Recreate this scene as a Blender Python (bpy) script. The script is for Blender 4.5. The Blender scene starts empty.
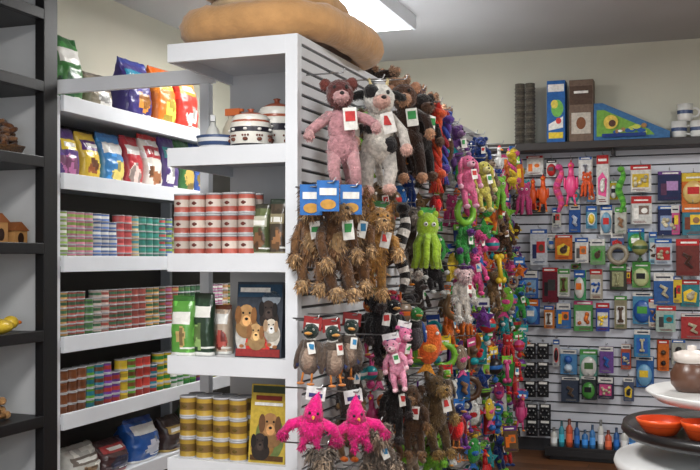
import bpy, math, random
from mathutils import Vector, Matrix, Euler, noise
random.seed(11)
EYE=1.45
TH=math.atan(350/960.0); CS,SN=math.cos(TH),math.sin(TH)
# measured-from-photo helpers: intersect sight line with a real plane of the room
def ray(px):
    s=(px-350)/960.0
    return (-SN+CS*s, CS+SN*s)
def onX(px,py,X):
    dx,dy=ray(px); t=X/dx
    return Vector((X,t*dy,EYE+t*(258-py)/960.0))
def onY(px,py,Y):
    dx,dy=ray(px); t=Y/dy
    return Vector((t*dx,Y,EYE+t*(258-py)/960.0))
def lin(c):
    r=[]
    for x in c[:3]:
        x=x/255.0
        r.append(x/12.92 if x<=0.04045 else ((x+0.055)/1.055)**2.4)
    return (r[0],r[1],r[2],1.0)

# ---------- materials ----------
def mat(name,rough=0.5,metal=0.0,bscale=0,bstr=0.0,var=0.0,vscale=20,spec=0.5,sheen=0,coat=0,color=None,trans=0):
    m=bpy.data.materials.new(name); m.use_nodes=True
    nt=m.node_tree; b=nt.nodes['Principled BSDF']
    b.inputs['Roughness'].default_value=rough; b.inputs['Metallic'].default_value=metal
    b.inputs['Specular IOR Level'].default_value=spec
    if sheen: b.inputs['Sheen Weight'].default_value=sheen
    if coat: b.inputs['Coat Weight'].default_value=coat
    if trans: b.inputs['Transmission Weight'].default_value=trans
    tc=nt.nodes.new('ShaderNodeTexCoord')
    if color is None:
        a=nt.nodes.new('ShaderNodeAttribute'); a.attribute_name='Col'; src=a.outputs['Color']
    else:
        a=nt.nodes.new('ShaderNodeRGB'); a.outputs[0].default_value=lin(color); src=a.outputs[0]
    if var>0:
        n=nt.nodes.new('ShaderNodeTexNoise'); n.inputs['Scale'].default_value=vscale; n.inputs['Detail'].default_value=4
        nt.links.new(tc.outputs['Object'],n.inputs['Vector'])
        mr=nt.nodes.new('ShaderNodeMapRange'); mr.inputs[1].default_value=0.3; mr.inputs[2].default_value=0.7
        mr.inputs[3].default_value=1-var; mr.inputs[4].default_value=1+var*0.5
        nt.links.new(n.outputs['Fac'],mr.inputs[0])
        mx=nt.nodes.new('ShaderNodeVectorMath'); mx.operation='SCALE'
        nt.links.new(src,mx.inputs[0]); nt.links.new(mr.outputs[0],mx.inputs['Scale']); src=mx.outputs[0]
    nt.links.new(src,b.inputs['Base Color'])
    if bscale:
        n2=nt.nodes.new('ShaderNodeTexNoise'); n2.inputs['Scale'].default_value=bscale; n2.inputs['Detail'].default_value=3
        nt.links.new(tc.outputs['Object'],n2.inputs['Vector'])
        bp=nt.nodes.new('ShaderNodeBump'); bp.inputs['Strength'].default_value=bstr; bp.inputs['Distance'].default_value=0.01
        nt.links.new(n2.outputs['Fac'],bp.inputs['Height']); nt.links.new(bp.outputs[0],b.inputs['Normal'])
    return m
MATS=[mat('plush_fabric',0.95,0,110,0.9,0.35,60,0.15,sheen=0.3),
      mat('plastic_gloss',0.32,0,0,0,0.04,15,0.5),
      mat('foil_bag',0.28,0.0,35,0.35,0.10,25,0.6),
      mat('steel',0.3,1.0,0,0,0.05),
      mat('printed_paper',0.6,0,0,0,0.22,55,0.3),
      mat('painted_wood',0.45,0,60,0.05,0.04,6,0.4),
      mat('fleece_fabric',0.95,0,70,0.45,0.16,14,0.1,sheen=0.4)]
PL,PG,FO,ST,PA,WD,FL=range(7)

class M:
    def __init__(s):
        s.v=[];s.f=[];s.c=[];s.mi=[];s.sm=[];s.T=Matrix();s.fl=0.0;s.fur=0.0
    def add(s,vs,fs,col,mt=PG,smooth=False):
        b=len(s.v); T=s.T
        s.v.extend([T@Vector(p) for p in vs])
        per=isinstance(col,list)
        for i,f in enumerate(fs):
            s.f.append([b+k for k in f]); s.c.append(col[i] if per else col); s.mi.append(mt); s.sm.append(smooth)
    def spikes(s,pd,col,L,rep=3):
        vs=[];fs=[];cl=[]
        sh=[tuple(min(255,int(x*q)) for x in col) for q in (.75,1.0,1.25)]
        for p,d in pd:
            for k in range(rep):
                t=d.orthogonal().normalized(); t=Matrix.Rotation(random.uniform(0,6.28),3,d)@t
                q=p+t*random.uniform(0,L*.9)-d*L*.1; t2=d.cross(t)*L*.16
                tip=q+d*L*random.uniform(.4,.8)+Vector((random.uniform(-.3,.3)*L,random.uniform(-.3,.3)*L,-L*random.uniform(.3,.9)))
                n=len(vs); vs+=[q-t2,q+t2,tip]; fs.append((n,n+1,n+2)); cl.append(random.choice(sh))
        s.add(vs,fs,cl,PL,True)
    def box(s,c,size,col,mt=PG,rot=None):
        x,y,z=[k/2 for k in size]
        vs=[Vector((a,b,d)) for a in(-x,x) for b in(-y,y) for d in(-z,z)]
        if rot: R=Euler(rot).to_matrix(); vs=[R@p for p in vs]
        vs=[p+Vector(c) for p in vs]
        s.add(vs,[(0,1,3,2),(4,6,7,5),(0,4,5,1),(2,3,7,6),(0,2,6,4),(1,5,7,3)],col,mt)
    def bb(s,a,b,col,mt=WD):
        s.box([(a[i]+b[i])/2 for i in range(3)],[abs(a[i]-b[i]) for i in range(3)],col,mt)
    def ell(s,c,r,col,mt=PL,rot=None,n=14,k=9,colf=None):
        if not hasattr(r,'__len__'): r=(r,r,r)
        R=Euler(rot).to_matrix() if rot else None
        c=Vector(c); vs=[]; off=Vector((len(s.v)*0.37,0,0))
        def pt(a,b):
            d=Vector((math.cos(a)*math.sin(b),math.sin(a)*math.sin(b),math.cos(b)))
            g=1.0
            if s.fl: g+=s.fl*(noise.noise(d*4+off)+.6*noise.noise(d*9+off))
            p=Vector((d.x*r[0]*g,d.y*r[1]*g,d.z*r[2]*g))
            if R: p=R@p
            return p+c
        vs.append(pt(0,0))
        for j in range(1,k):
            for i in range(n): vs.append(pt(2*math.pi*i/n,math.pi*j/k))
        vs.append(pt(0,math.pi))
        fs=[(0,1+i,1+(i+1)%n) for i in range(n)]
        for j in range(k-2):
            for i in range(n):
                a=1+j*n+i;b=1+j*n+(i+1)%n
                fs.append((a,a+n,b+n,b))
        L=len(vs)-1; o=1+(k-2)*n
        fs+=[(L,o+(i+1)%n,o+i) for i in range(n)]
        if colf:
            cl=[]
            for f in fs:
                q=sum((vs[i] for i in f),Vector())/len(f)-c
                cl.append(colf(q.x/r[0],q.y/r[1],q.z/r[2]))
            s.add(vs,fs,cl,mt,True)
        else: s.add(vs,fs,col,mt,True)
        if s.fur and mt==PL: s.spikes([(p,(p-c).normalized()) for p in vs],col,s.fur,2)
    def tube(s,pts,rad,col,mt=PL,n=9,colf=None,caps=True):
        pts=[Vector(p) for p in pts]
        if not hasattr(rad,'__len__'): rad=[rad]*len(pts)
        vs=[];fs=[];cl=[];pd=[]; up=None
        for i,p in enumerate(pts):
            d=(pts[min(i+1,len(pts)-1)]-pts[max(i-1,0)])
            if d.length<1e-9: d=Vector((0,0,1))
            d.normalize()
            if up is None:
                up=Vector((0,0,1)) if abs(d.z)<.9 else Vector((1,0,0))
            a=(up-d*up.dot(d))
            if a.length<1e-5: a=d.orthogonal()
            a.normalize(); b=d.cross(a); up=a
            for j in range(n):
                t=2*math.pi*j/n; g=1
                if s.fl: g+=s.fl*noise.noise(Vector((j*1.3,i*2.1,len(s.v)*.1)))
                o=(a*math.cos(t)+b*math.sin(t))
                vs.append(p+o*rad[i]*g); pd.append((vs[-1],o))
        for i in range(len(pts)-1):
            for j in range(n):
                fs.append((i*n+j,i*n+(j+1)%n,(i+1)*n+(j+1)%n,(i+1)*n+j))
                if colf: cl.append(colf(i,j))
        if caps:
            fs.append(tuple(range(n))[::-1]); fs.append(tuple((len(pts)-1)*n+j for j in range(n)))
            if colf: cl+= [colf(0,0),colf(len(pts)-2,0)]
        s.add(vs,fs,cl if colf else col,mt,True)
        if s.fur and mt==PL: s.spikes(pd,col,s.fur,3)
    def limb(s,pts,rad,col,mt=PL):
        s.tube(pts,rad,col,mt,10)
        s.ell(pts[0],rad[0],col,mt,n=10,k=7); s.ell(pts[-1],rad[-1],col,mt,n=10,k=7)
    def lathe(s,prof,c,col,mt=PG,n=20,smooth=True):
        c=Vector(c); vs=[];fs=[];cl=[]
        for p in prof:
            for i in range(n):
                a=2*math.pi*i/n; vs.append(c+Vector((p[0]*math.cos(a),p[0]*math.sin(a),p[1])))
        for j in range(len(prof)-1):
            for i in range(n):
                fs.append((j*n+i,j*n+(i+1)%n,(j+1)*n+(i+1)%n,(j+1)*n+i))
                cl.append(prof[j][2] if len(prof[j])>2 else col)
        s.add(vs,fs,cl,mt,smooth)
    def torus(s,c,R,r,col,mt=PG,rot=None,n=18):
        M3=Euler(rot).to_matrix() if rot else Matrix.Identity(3)
        s.tube([Vector(c)+M3@Vector((R*math.cos(2*math.pi*i/n),R*math.sin(2*math.pi*i/n),0)) for i in range(n+1)],r,col,mt,8,caps=False)
    def prism(s,poly,y0,y1,col,mt=PA):
        n=len(poly)
        vs=[(p[0],y0,p[1]) for p in poly]+[(p[0],y1,p[1]) for p in poly]
        fs=[tuple(range(n)),tuple(range(2*n-1,n-1,-1))]+[(i,n+i,n+(i+1)%n,(i+1)%n) for i in range(n)]
        s.add(vs,fs,col,mt)
    def disc(s,cx,cz,rx,rz,y,col,mt=PA,n=16,t=.0012):
        s.prism([(cx+rx*math.cos(2*math.pi*i/n),cz+rz*math.sin(2*math.pi*i/n)) for i in range(n)],y,y+t,col,mt)
    def build(s,name,bevel=0,parent=None):
        me=bpy.data.meshes.new(name)
        if s.v:
            xs=[p.x for p in s.v];ys=[p.y for p in s.v];zs=[p.z for p in s.v]
            o=Vector(((min(xs)+max(xs))/2,(min(ys)+max(ys))/2,min(zs)))
        else: o=Vector()
        me.from_pydata([tuple(p-o) for p in s.v],[],s.f)
        used=list(dict.fromkeys(s.mi)); mp={k:i for i,k in enumerate(used)}
        for k in used: me.materials.append(MATS[k] if isinstance(k,int) else k)
        me.polygons.foreach_set('material_index',[mp[k] for k in s.mi])
        me.polygons.foreach_set('use_smooth',s.sm)
        ca=me.color_attributes.new('Col','FLOAT_COLOR','CORNER')
        buf=[]
        cache={}
        for f,c in zip(s.f,s.c):
            if c not in cache: cache[c]=lin(c)
            buf.extend(cache[c]*len(f))
        ca.data.foreach_set('color',buf)
        me.update()
        ob=bpy.data.objects.new(name,me); ob.location=o
        bpy.context.collection.objects.link(ob)
        if bevel:
            bm=ob.modifiers.new('bev','BEVEL'); bm.width=bevel; bm.segments=2; bm.limit_method='ANGLE'
        return ob
W=(226,229,234); BLK=(22,22,24); BRN=(105,70,42); WH=(238,236,230)
VIV=[(204,40,44),(232,116,34),(240,205,50),(60,160,70),(40,110,190),(120,60,150),(226,80,144),(30,60,130),(130,196,60),(20,150,160),(236,236,232)]
def rc(): return random.choice(VIV)
def dk(c,q): return tuple(max(0,min(255,int(x*q))) for x in c)

# ---------- room shell ----------
XL,XR,YB,YF=-3.36,3.0,7.3,-2.2; ZC=EYE+1.57
def shell(name,a,b,m):
    me=M(); me.bb(a,b,(200,200,200),m); return me.build(name)
m_wall=mat('wall_paint',0.85,0,90,0.06,0.04,3,0.2,color=(204,202,186))
m_ceil=mat('ceiling_paint',0.9,0,60,0.1,0.03,2,0.2,color=(186,187,188))
m_floor=mat('floor_boards',0.4,0,30,0.05,0.25,9,0.4,color=(120,80,50))
nt=m_floor.node_tree; br=nt.nodes.new('ShaderNodeTexBrick'); tc=nt.nodes.new('ShaderNodeTexCoord')
br.inputs['Color1'].default_value=lin((128,84,54)); br.inputs['Color2'].default_value=lin((96,62,40)); br.inputs['Mortar'].default_value=lin((40,26,18))
br.inputs['Scale'].default_value=2.0; br.inputs['Mortar Size'].default_value=0.006; br.inputs['Brick Width'].default_value=2.2; br.inputs['Row Height'].default_value=.25
nt.links.new(tc.outputs['Object'],br.inputs['Vector']); nt.links.new(br.outputs['Color'],nt.nodes['Principled BSDF'].inputs['Base Color'])
shell('floor',(XL-.1,YF-.1,-.1),(XR+.1,YB+.1,0),m_floor)
shell('ceiling',(XL-.1,YF-.1,ZC),(XR+.1,YB+.1,ZC+.1),m_ceil)
shell('wall_left',(XL-.1,YF-.1,0),(XL,YB+.1,ZC),m_wall)
shell('wall_back',(XL,YB,0),(XR,YB+.1,ZC),m_wall)
shell('wall_right',(XR,YF-.1,0),(XR+.1,YB+.1,ZC),m_wall)
shell('wall_front',(XL,YF-.1,0),(XR,YF,ZC),m_wall)

# ---------- slatwall back ----------
m=M(); x0,x1=-1.75,1.6
m.bb((x0,YB-.008,0),(x1,YB-.001,EYE+.80),(60,60,64))
z=.10
while z<EYE+.76:
    m.bb((x0,YB-.03,z),(x1,YB-.008,z+.058),(206,208,216)); z+=.070
m.build('slatwall_panel')
m=M(); zs=EYE+.84
m.bb((-1.56,YB-.26,zs-.055),(1.6,YB-.002,zs),(44,38,36)); 
for x in (-1.3,-.6,.1,.8,1.4): m.bb((x,YB-.2,zs-.10),(x+.02,YB-.03,zs-.055),(44,38,36))
m.build('wall_shelf',.004)
m=M()
m.bb((-1.05,YB-.34,.03),(-.28,YB-.032,.075),(30,28,30)); m.bb((-1.05,YB-.34,.075),(-.28,YB-.33,.10),(30,28,30)); m.bb((-1.02,YB-.3,0),(-.31,YB-.05,.03),(30,28,30))
m.build('base_shelf',.003)

# ---------- light fixtures ----------
m_em=bpy.data.materials.new('lamp_diffuser'); m_em.use_nodes=True
b=m_em.node_tree.nodes['Principled BSDF']; b.inputs['Emission Color'].default_value=(1,.99,.96,1); b.inputs['Emission Strength'].default_value=5; b.inputs['Base Color'].default_value=(.9,.9,.9,1)
def fixture(x,y,sx,sy,pw,nm='ceiling_light_fixture'):
    m=M(); m.bb((x-sx/2,y-sy/2,ZC-.03),(x+sx/2,y+sy/2,ZC-.001),W,WD)
    m.bb((x-sx/2+.02,y-sy/2+.02,ZC-.085),(x+sx/2-.02,y+sy/2-.02,ZC-.03),W,m_em)
    m.bb((x-sx/2,y-sy/2,ZC-.09),(x-sx/2+.02,y+sy/2,ZC-.03),W,WD); m.bb((x+sx/2-.02,y-sy/2,ZC-.09),(x+sx/2,y+sy/2,ZC-.03),W,WD)
    o=m.build(nm)
    L=bpy.data.lights.new('tube_light','AREA'); L.shape='RECTANGLE'; L.size=sx*.9; L.size_y=sy*.9; L.energy=pw; L.color=(1,.99,.97)
    lo=bpy.data.objects.new('tube_light',L); bpy.context.collection.objects.link(lo); lo.location=(x,y,ZC-.10)
    lo.parent=o; lo.matrix_parent_inverse=Matrix.Translation(o.location).inverted()
fixture(-2.10,5.4,.74,1.2,42)
fixture(.6,4.6,.62,1.2,50)
fixture(-1.2,1.4,.62,1.2,68)
fixture(1.4,1.0,.62,1.2,50)
m=M()
for a,b in (((-2.2,YF+.001,.7),(2.2,YF+.05,.76)),((-2.2,YF+.001,2.5),(2.2,YF+.05,2.56)),((-2.2,YF+.001,.7),(-2.14,YF+.05,2.56)),((2.14,YF+.001,.7),(2.2,YF+.05,2.56)),((-.03,YF+.001,.7),(.03,YF+.05,2.56))): m.bb(a,b,W)
m.bb((-2.14,YF+.001,.76),(2.14,YF+.01,2.5),(200,210,225),PG)
wo=m.build('window_1')
L=bpy.data.lights.new('daylight','AREA'); L.shape='RECTANGLE'; L.size=4.2; L.size_y=1.7; L.energy=74; L.color=(.86,.93,1)
lo=bpy.data.objects.new('window_daylight',L); bpy.context.collection.objects.link(lo); lo.location=(0,YF+.08,1.63); lo.rotation_euler=(math.radians(90),0,0)
wd=bpy.data.worlds.new('w'); bpy.context.scene.world=wd; wd.use_nodes=True; wd.node_tree.nodes['Background'].inputs[0].default_value=(.5,.55,.6,1); wd.node_tree.nodes['Background'].inputs[1].default_value=.4

# ---------- generic goods ----------
def TR(loc,rz=0,sc=1): return Matrix.Translation(Vector(loc))@Matrix.Rotation(rz,4,'Z')@Matrix.Scale(sc,4)
def lab(bg,band,blob,top,txt=WH,seed=None):
    cx=random.uniform(-.3,.3); r=random.uniform(.25,.5); b0=random.uniform(.52,.66); sd=random.uniform(0,99)
    def f(u,v,front):
        if v>.9: return top
        if not front: return bg
        if b0<v<b0+.2 and abs(u)<.85:
            if b0+.05<v<b0+.14 and abs(u)<.65 and noise.noise(Vector((u*9+sd,0,0)))>-.25: return txt
            return band
        n=noise.noise(Vector((u*2.2+sd,v*4,0)))
        if (u-cx)**2+((v-.3)/.24)**2*.6<r+n*.5:
            return blob if n<.15 else dk(blob,.65)
        if v<.07: return band
        if .12<v<.16 and u>.1: return txt
        return bg if n<.3 else dk(bg,1.25)
    return f
def bag(m,w,h,d,cf,mt=FO):
    nu,nv=52,34; vs=[];fs=[];cl=[]
    sd=random.uniform(0,100)
    for j in range(nv+1):
        v=j/nv; th=d/2*(max(0,1-v**4))*(.8+.25*math.sin(math.pi*min(1,v*1.1)))+.003
        ww=w/2*(1-.06*math.sin(math.pi*v))
        for i in range(nu):
            a=2*math.pi*i/nu; c,s_=math.cos(a),math.sin(a)
            x=ww*math.copysign(abs(c)**.55,c); y=th*math.copysign(abs(s_)**.7,s_)
            g=(noise.noise(Vector((x*25+sd,v*9,s_*2)))+.5*noise.noise(Vector((x*60+sd,v*20,s_*2))))*.011*(w/.25)
            vs.append((x,y*(1)+g*math.copysign(1,s_)*.8,h*v+g*.5*(j>0)))
    for j in range(nv):
        for i in range(nu):
            fs.append((j*nu+i,j*nu+(i+1)%nu,(j+1)*nu+(i+1)%nu,(j+1)*nu+i))
            a=2*math.pi*(i+.5)/nu; c=math.cos(a)
            cl.append(cf(math.copysign(abs(c)**.55,c),(j+.5)/nv,math.sin(a)<0))
    fs.append(tuple(range(nu))[::-1]); cl.append(cf(0,0,False)); fs.append(tuple(nv*nu+i for i in range(nu))); cl.append(cf(0,.99,False))
    m.add(vs,fs,cl,mt,True)
def can(m,x,y,z,r,h,col,band,n=14):
    S=(190,190,192); S2=(140,140,144)
    m.lathe([(r*.98,0,S),(r,h*.06,S),(r*.97,h*.09,col),(r*.97,h*.34,band),(r*.97,h*.7,col),(r*.97,h*.9,S2),(r,h*.94,S),(r,h,S),(r*.93,h,S2),(r*.9,h*.93,S2),(0,h*.93,S2)],(x,y,z),col,PG,n)

# ---------- left white shelving ----------
XS=-2.87; Y0,Y1=3.86,7.2
Z=[EYE+k for k in (.785,.41,.01,-.38,-.752,-1.13)]
m=M()
for z in Z:
    m.bb((XL+.03,Y0,z-.05),(XS-.02,Y1,z-.025),W); m.bb((XS-.02,Y0,z-.078),(XS,Y1,z),W)
m.bb((XL+.01,Y0,0),(XL+.03,Y1,EYE+.80),(80,76,72))
for y in (Y0,5.5,Y1-.03): m.bb((XL+.03,y,0),(XL+.10,y+.03,EYE+.80),W)
m.bb((XL+.03,Y0-.025,0),(XS-.02,Y0,EYE+.78),W)
m.bb((XL+.03,Y0,0),(XS-.04,Y1,.1),(60,60,60))
m.build('shelving_unit',.002)
m=M(); m.bb((-2.93,3.80,EYE+.78),(-2.03,3.825,EYE+.845),W); m.bb((-2.10,3.80,0),(-2.055,3.84,EYE+.78),W); m.bb((-2.93,3.80,0),(-2.905,3.825,EYE+.78),W)
m.build('shelf_frame',.002)
def canshelf(zt,rows,r,h,cols,seed,name='canned_pet_food'):
    random.seed(seed); m=M(); y=Y0+.07; dz=zt-.025
    while y<6.6:
        c=random.choice(cols); bnd=random.choice(cols+[WH]); run=random.randint(1,3)
        for q in range(run):
            if y>6.6: break
            rr=rows-(1 if random.random()<.15 else 0)
            for k in range(rr):
                c2=dk(c,random.uniform(.82,1.12))
                can(m,XS-.07-random.uniform(0,.006),y,dz+k*h,r,h*.97,c2,bnd if k%2 else dk(bnd,.85),12)
            can(m,XS-.07-2.1*r,y,dz,r,h*.97,c,bnd,8)
            y+=2*r+.003
    m.build(name)
canshelf(Z[2],6,.034,.041,[(70,150,140),(60,130,110),(200,130,150),(150,180,90),(210,190,140),(90,120,180),(200,90,90),(90,170,180)],3)
canshelf(Z[3],6,.034,.040,[(160,80,70),(196,150,90),(90,130,70),(200,180,170),(70,110,80),(170,100,140),(70,90,60)],4)
canshelf(Z[4],4,.036,.058,[(50,130,60),(205,175,50),(110,60,140),(40,120,140),(120,70,40),(180,60,50),(90,150,50)],5)
random.seed(21)
def shelfbag(px,z,w,h,d,cf,name='pet_food_bag',X=XS-.17,rz=math.pi/2):
    p=onX(px,258,X); m=M(); m.T=TR((X,max(p.y,Y0+w/2+.015),z-.024),rz+random.uniform(-.06,.06)); bag(m,w,h,d,cf); return m.build(name)
for px,w,h,a in ((62,.20,.36,((60,120,60),WH,(30,90,50),(40,100,50))),(92,.22,.22,((150,140,120),(90,60,40),WH,(120,110,100))),(131,.27,.36,((60,50,120),(30,130,160),(230,150,60),(50,60,140))),(158,.22,.37,((226,120,40),(240,200,50),(250,220,90),(220,100,30))),(181,.23,.38,((205,60,50),(240,150,60),WH,(200,60,40)))):
    shelfbag(px,Z[0],w,h,.16,lab(a[0],a[1],a[2],a[3]))
for px,w,h,a in ((62,.15,.27,((90,60,130),(240,210,60),(200,120,170),(80,50,120))),(83,.17,.27,((225,190,60),(90,50,120),(160,90,50),(220,180,50))),(106,.21,.29,((60,130,190),WH,(240,220,120),(50,110,170))),(127,.18,.30,((190,50,60),WH,(235,210,200),(170,40,50))),(146,.21,.33,((225,220,210),(180,40,50),(170,110,70),(200,50,50))),(164,.17,.34,((80,60,120),(60,150,150),WH,(90,60,130))),(180,.19,.34,((60,110,60),WH,(200,170,90),(60,110,60))),(196,.2,.34,((60,90,160),WH,(200,170,90),(60,90,160)))):
    shelfbag(px,Z[1],w,h,.14,lab(a[0],a[1],a[2],a[3]))
for px,w,h,a in ((74,.28,.19,((196,194,186),(120,110,100),(150,120,90),(170,168,160))),(105,.25,.17,((70,40,40),(170,60,60),(60,60,90),(60,34,36))),(136,.28,.24,((40,86,156),WH,(200,200,210),(50,80,150))),(166,.24,.2,((64,48,44),(190,160,90),(150,110,60),(50,36,32))),(190,.24,.26,((80,100,70),(200,180,90),(150,120,70),(60,80,50)))):
    shelfbag(px,Z[5],w,h,.2,lab(a[0],a[1],a[2],a[3]))

# ---------- black rack (left foreground) ----------
BX=-2.8; by0,by1=2.3,3.72
m=M(); K=(24,23,25)
m.bb((BX-.05,by1-.098,0),(BX,by1,2.75),K); m.bb((BX-.45,by1-.03,0),(BX-.05,by1-.005,2.75),(205,205,205)); m.bb((BX-.05,by0,0),(BX,by0+.05,2.75),K); m.bb((BX-.45,by0,0),(BX-.05,by0+.03,2.75),K)
m.bb((BX-.47,by0,0),(BX-.45,by1,2.75),(215,213,210))
BZ=[]
for py in (10,82,157,243,330,415,500):
    p=onX(48,py,BX); BZ.append(p.z)
    m.bb((BX-.45,by0+.03,p.z-.05),(BX-.03,by1-.03,p.z-.01),K); m.bb((BX-.03,by0+.05,p.z-.05),(BX,by1-.098,p.z-.0),K)
m.bb((BX-.47,by0,2.75),(BX,by1,2.79),K)
m.build('black_display_rack',.003)
m=M(); m.fl=.12
c=Vector((BX-.17,3.55,BZ[2]-.01)); m.lathe([(.001,0),(.07,0),(.095,.05),(.1,.055),(.09,.05),(.07,.01),(.001,.01)],c,(110,76,46),PL,22)
for i in range(40):
    a=random.uniform(0,6.28); r=random.uniform(0,.07); m.ell(c+Vector((r*math.cos(a),r*math.sin(a),.05+random.uniform(0,.14)*(1-r*9))),(.032,.018,.014),random.choice([(110,70,44),(80,50,32),(140,100,70)]),PL,rot=(0,random.uniform(-.6,.6),a),n=8,k=6)
m.build('basket_of_chew_treats')
m=M(); c=Vector((BX-.15,3.49,BZ[3]-.01))
for dx,h in((-.04,.10),(.09,.065)):
    m.T=TR(c+Vector((0,dx,0)),math.pi/2); m.box((0,0,h/2),(.09,.11,h),(190,140,85),WD); m.prism([(-.055,h),(.055,h),(0,h+.04)],-.06,.06,(150,90,50),WD); m.disc(0,h*.45,.02,.028,-.057,(50,30,20))
m.build('wooden_hamster_house')
m=M(); c=Vector((BX-.12,3.46,BZ[4]-.01)); m.T=TR(c,math.pi/2)
m.ell((0,0,.035),(.08,.06,.035),(225,190,60),PG); m.ell((.07,-.01,.05),(.035,.035,.03),(225,190,60),PG); m.ell((.105,-.02,.048),(.02,.018,.01),(230,120,40),PG); m.ell((-.08,0,.05),(.02,.02,.02),(220,190,60),PG)
m.build('yellow_duck_toy')
m=M(); c=Vector((BX-.14,3.46,BZ[5]-.01)); m.T=TR(c,math.pi/2)
for i in range(4): m.limb([(-.08+.02*i,.0+.03*(i%2),.018+.022*i),(.08-.01*i,.02*(i%3),.018+.022*i)],[.014,.012],(176,128,80),WD); m.ell((-.08+.02*i,.03*(i%2),.02+.022*i),.019,(186,140,90)); m.ell((.08-.01*i,.02*(i%3),.02+.022*i),.019,(186,140,90))
m.build('rawhide_bone_pile')

# ---------- central gondola ----------
GX=-1.42; GY0,GY1=3.32,6.72; EW=-1.98; EB=3.86
m=M(); top=EYE+.845
EZ=[EYE+k for k in (.845,.434,.018,-.385,-.79,-1.2)]
for i,z in enumerate(EZ):
    hh=.072
    m.bb((EW,GY0,z-hh),(GX-.05,GY0+.02,z),W); m.bb((EW,GY0+.02,z-.03),(GX-.05,EB,z-.008),W)
    m.bb((EW,GY0+.02,z-hh),(EW+.015,EB,z),W)
m.bb((EW,EB,0),(GX-.03,EB+.03,top),(206,206,208))
m.bb((GX-.05,GY0-.002,0),(GX,GY0+.04,top+.0),W)
m.bb((GX-.03,GY0+.04,0),(GX-.018,GY1,top-.0),(56,56,60))
m.bb((-1.9,EB+.03,0),(GX-.03,GY1,top-.01),(215,215,215)); 
m.bb((GX-.03,GY0+.04,top-.03),(GX,GY1,top),W)
m.bb((EW,EB+.03,top-.02),(GX-.02,GY1,top),W)
z=.08
while z<top-.05:
    m.bb((GX-.018,GY0+.04,z),(GX,GY1,z+.036),(214,216,220)); z+=.0475
m.bb((GX-.03,GY1-.0,0),(GX+.004,GY1+.02,top),W)
m.build('gondola_shelving',.0015)

def endcans(px0,zt,nc,rows,r,h,col,band,name='canned_dog_food'):
    m=M(); x=onY(px0,258,GY0+.09).x+r
    for dep in range(2):
        for i in range(nc):
            for k in range(rows):
                z=zt-.008+k*h; q=random.uniform(.86,1.05); cx=x+i*(2*r+.002)+random.uniform(-.001,.001); cy=GY0+.08+dep*(2*r+.003)
                can(m,cx,cy,z,r,h*.98,dk(col,q),dk(band,q),18)
                if dep==0:
                    m.ell((cx,cy-r*.72,z+h*.5),(r*.42,r*.3,h*.16),dk(col,.55),PA,n=10,k=7)
    m.build(name)
endcans(176,EZ[2],5,3,.035,.083,(190,98,84),(214,200,188))
endcans(182,EZ[4],4,3,.036,.083,(186,152,60),(120,92,48))
endcans(178,EZ[5],6,3,.037,.09,(120,60,50),(210,200,180))
def ebag(px,z,w,h,d,cf,dy=.14,name='treat_pouch',rz=0):
    p=onY(px,258,GY0+dy); m=M(); m.T=TR((p.x,GY0+dy,z-.007),rz); bag(m,w,h,d,cf); return m.build(name)
ebag(262,EZ[2],.075,.2,.06,lab((84,92,60),(190,190,170),(130,90,60),(60,60,50)),.1)
ebag(279,EZ[2],.075,.22,.06,lab((70,60,50),(150,140,110),(170,120,80),(50,60,50)),.12)
ebag(184,EZ[3],.10,.24,.07,lab((96,160,70),WH,(200,170,110),(60,110,50)),.09)
ebag(205,EZ[3],.09,.25,.07,lab((40,60,45),WH,(150,180,110),(40,50,40)),.12)
ebag(222,EZ[3],.09,.2,.07,lab((190,170,150),WH,(190,90,80),(120,70,50)),.2)
def dogpic(m,x,z,s,c,c2,y):
    m.disc(x+.005,z-.05*s,.055*s,.05*s,y+.0005,dk(c,.8)); m.disc(x,z,.042*s,.05*s,y,c); m.disc(x-.038*s,z+.004*s,.016*s,.04*s,y-.001,c2); m.disc(x+.038*s,z+.0*s,.014*s,.038*s,y-.001,c2)
    m.disc(x+.003,z-.022*s,.02*s,.024*s,y-.001,dk(c,1.3)); m.disc(x+.003,z-.014*s,.008*s,.006*s,y-.002,BLK); m.disc(x-.014*s,z+.012*s,.005*s,.005*s,y-.002,BLK); m.disc(x+.018*s,z+.012*s,.005*s,.005*s,y-.002,BLK)
m=M(); p=onY(257,258,GY0+.1); m.T=TR((p.x,GY0+.10,EZ[3]-.008),0)@Matrix.Rotation(-.10,4,'X')
m.box((0,.03,.15),(.2,.05,.30),(60,66,76),PA); m.box((0,.003,.265),(.19,.002,.05),(40,70,96),PA); m.box((-.02,.0015,.268),(.13,.002,.018),WH,PA)
m.disc(.05,.235,.04,.03,.002,(150,160,170)); m.disc(-.055,.09,.045,.085,.002,(200,196,190)); m.disc(.0,.055,.055,.05,.001,(222,60,56)); m.disc(.06,.09,.035,.05,.001,(226,218,206))
dogpic(m,-.055,.165,.9,(190,146,96),(140,95,56),-.001); dogpic(m,.04,.19,.75,(64,54,50),(36,32,32),-.001); dogpic(m,.055,.125,.6,(226,214,196),(180,150,120),-.002); dogpic(m,-.01,.1,.7,(200,160,110),(150,104,66),-.003)
m.box((0,.0015,.02),(.19,.002,.03),(150,50,50),PA)
for i in range(7): m.disc(-.07+.024*i,.045+.008*(i%2),.01,.007,-.001,(170,110,70))
m.build('dog_treat_box')
m=M(); p=onY(267,258,GY0+.08); m.T=TR((p.x,GY0+.07,EZ[4]-.008),0)@Matrix.Rotation(-.12,4,'X')
m.box((0,.01,.15),(.155,.016,.31),(196,168,66),PA); m.box((0,0,.285),(.14,.002,.028),(60,70,50),PA); m.box((0,0,.252),(.11,.002,.018),(120,40,30),PA); m.box((0,0,.228),(.12,.002,.012),WH,PA)
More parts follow.
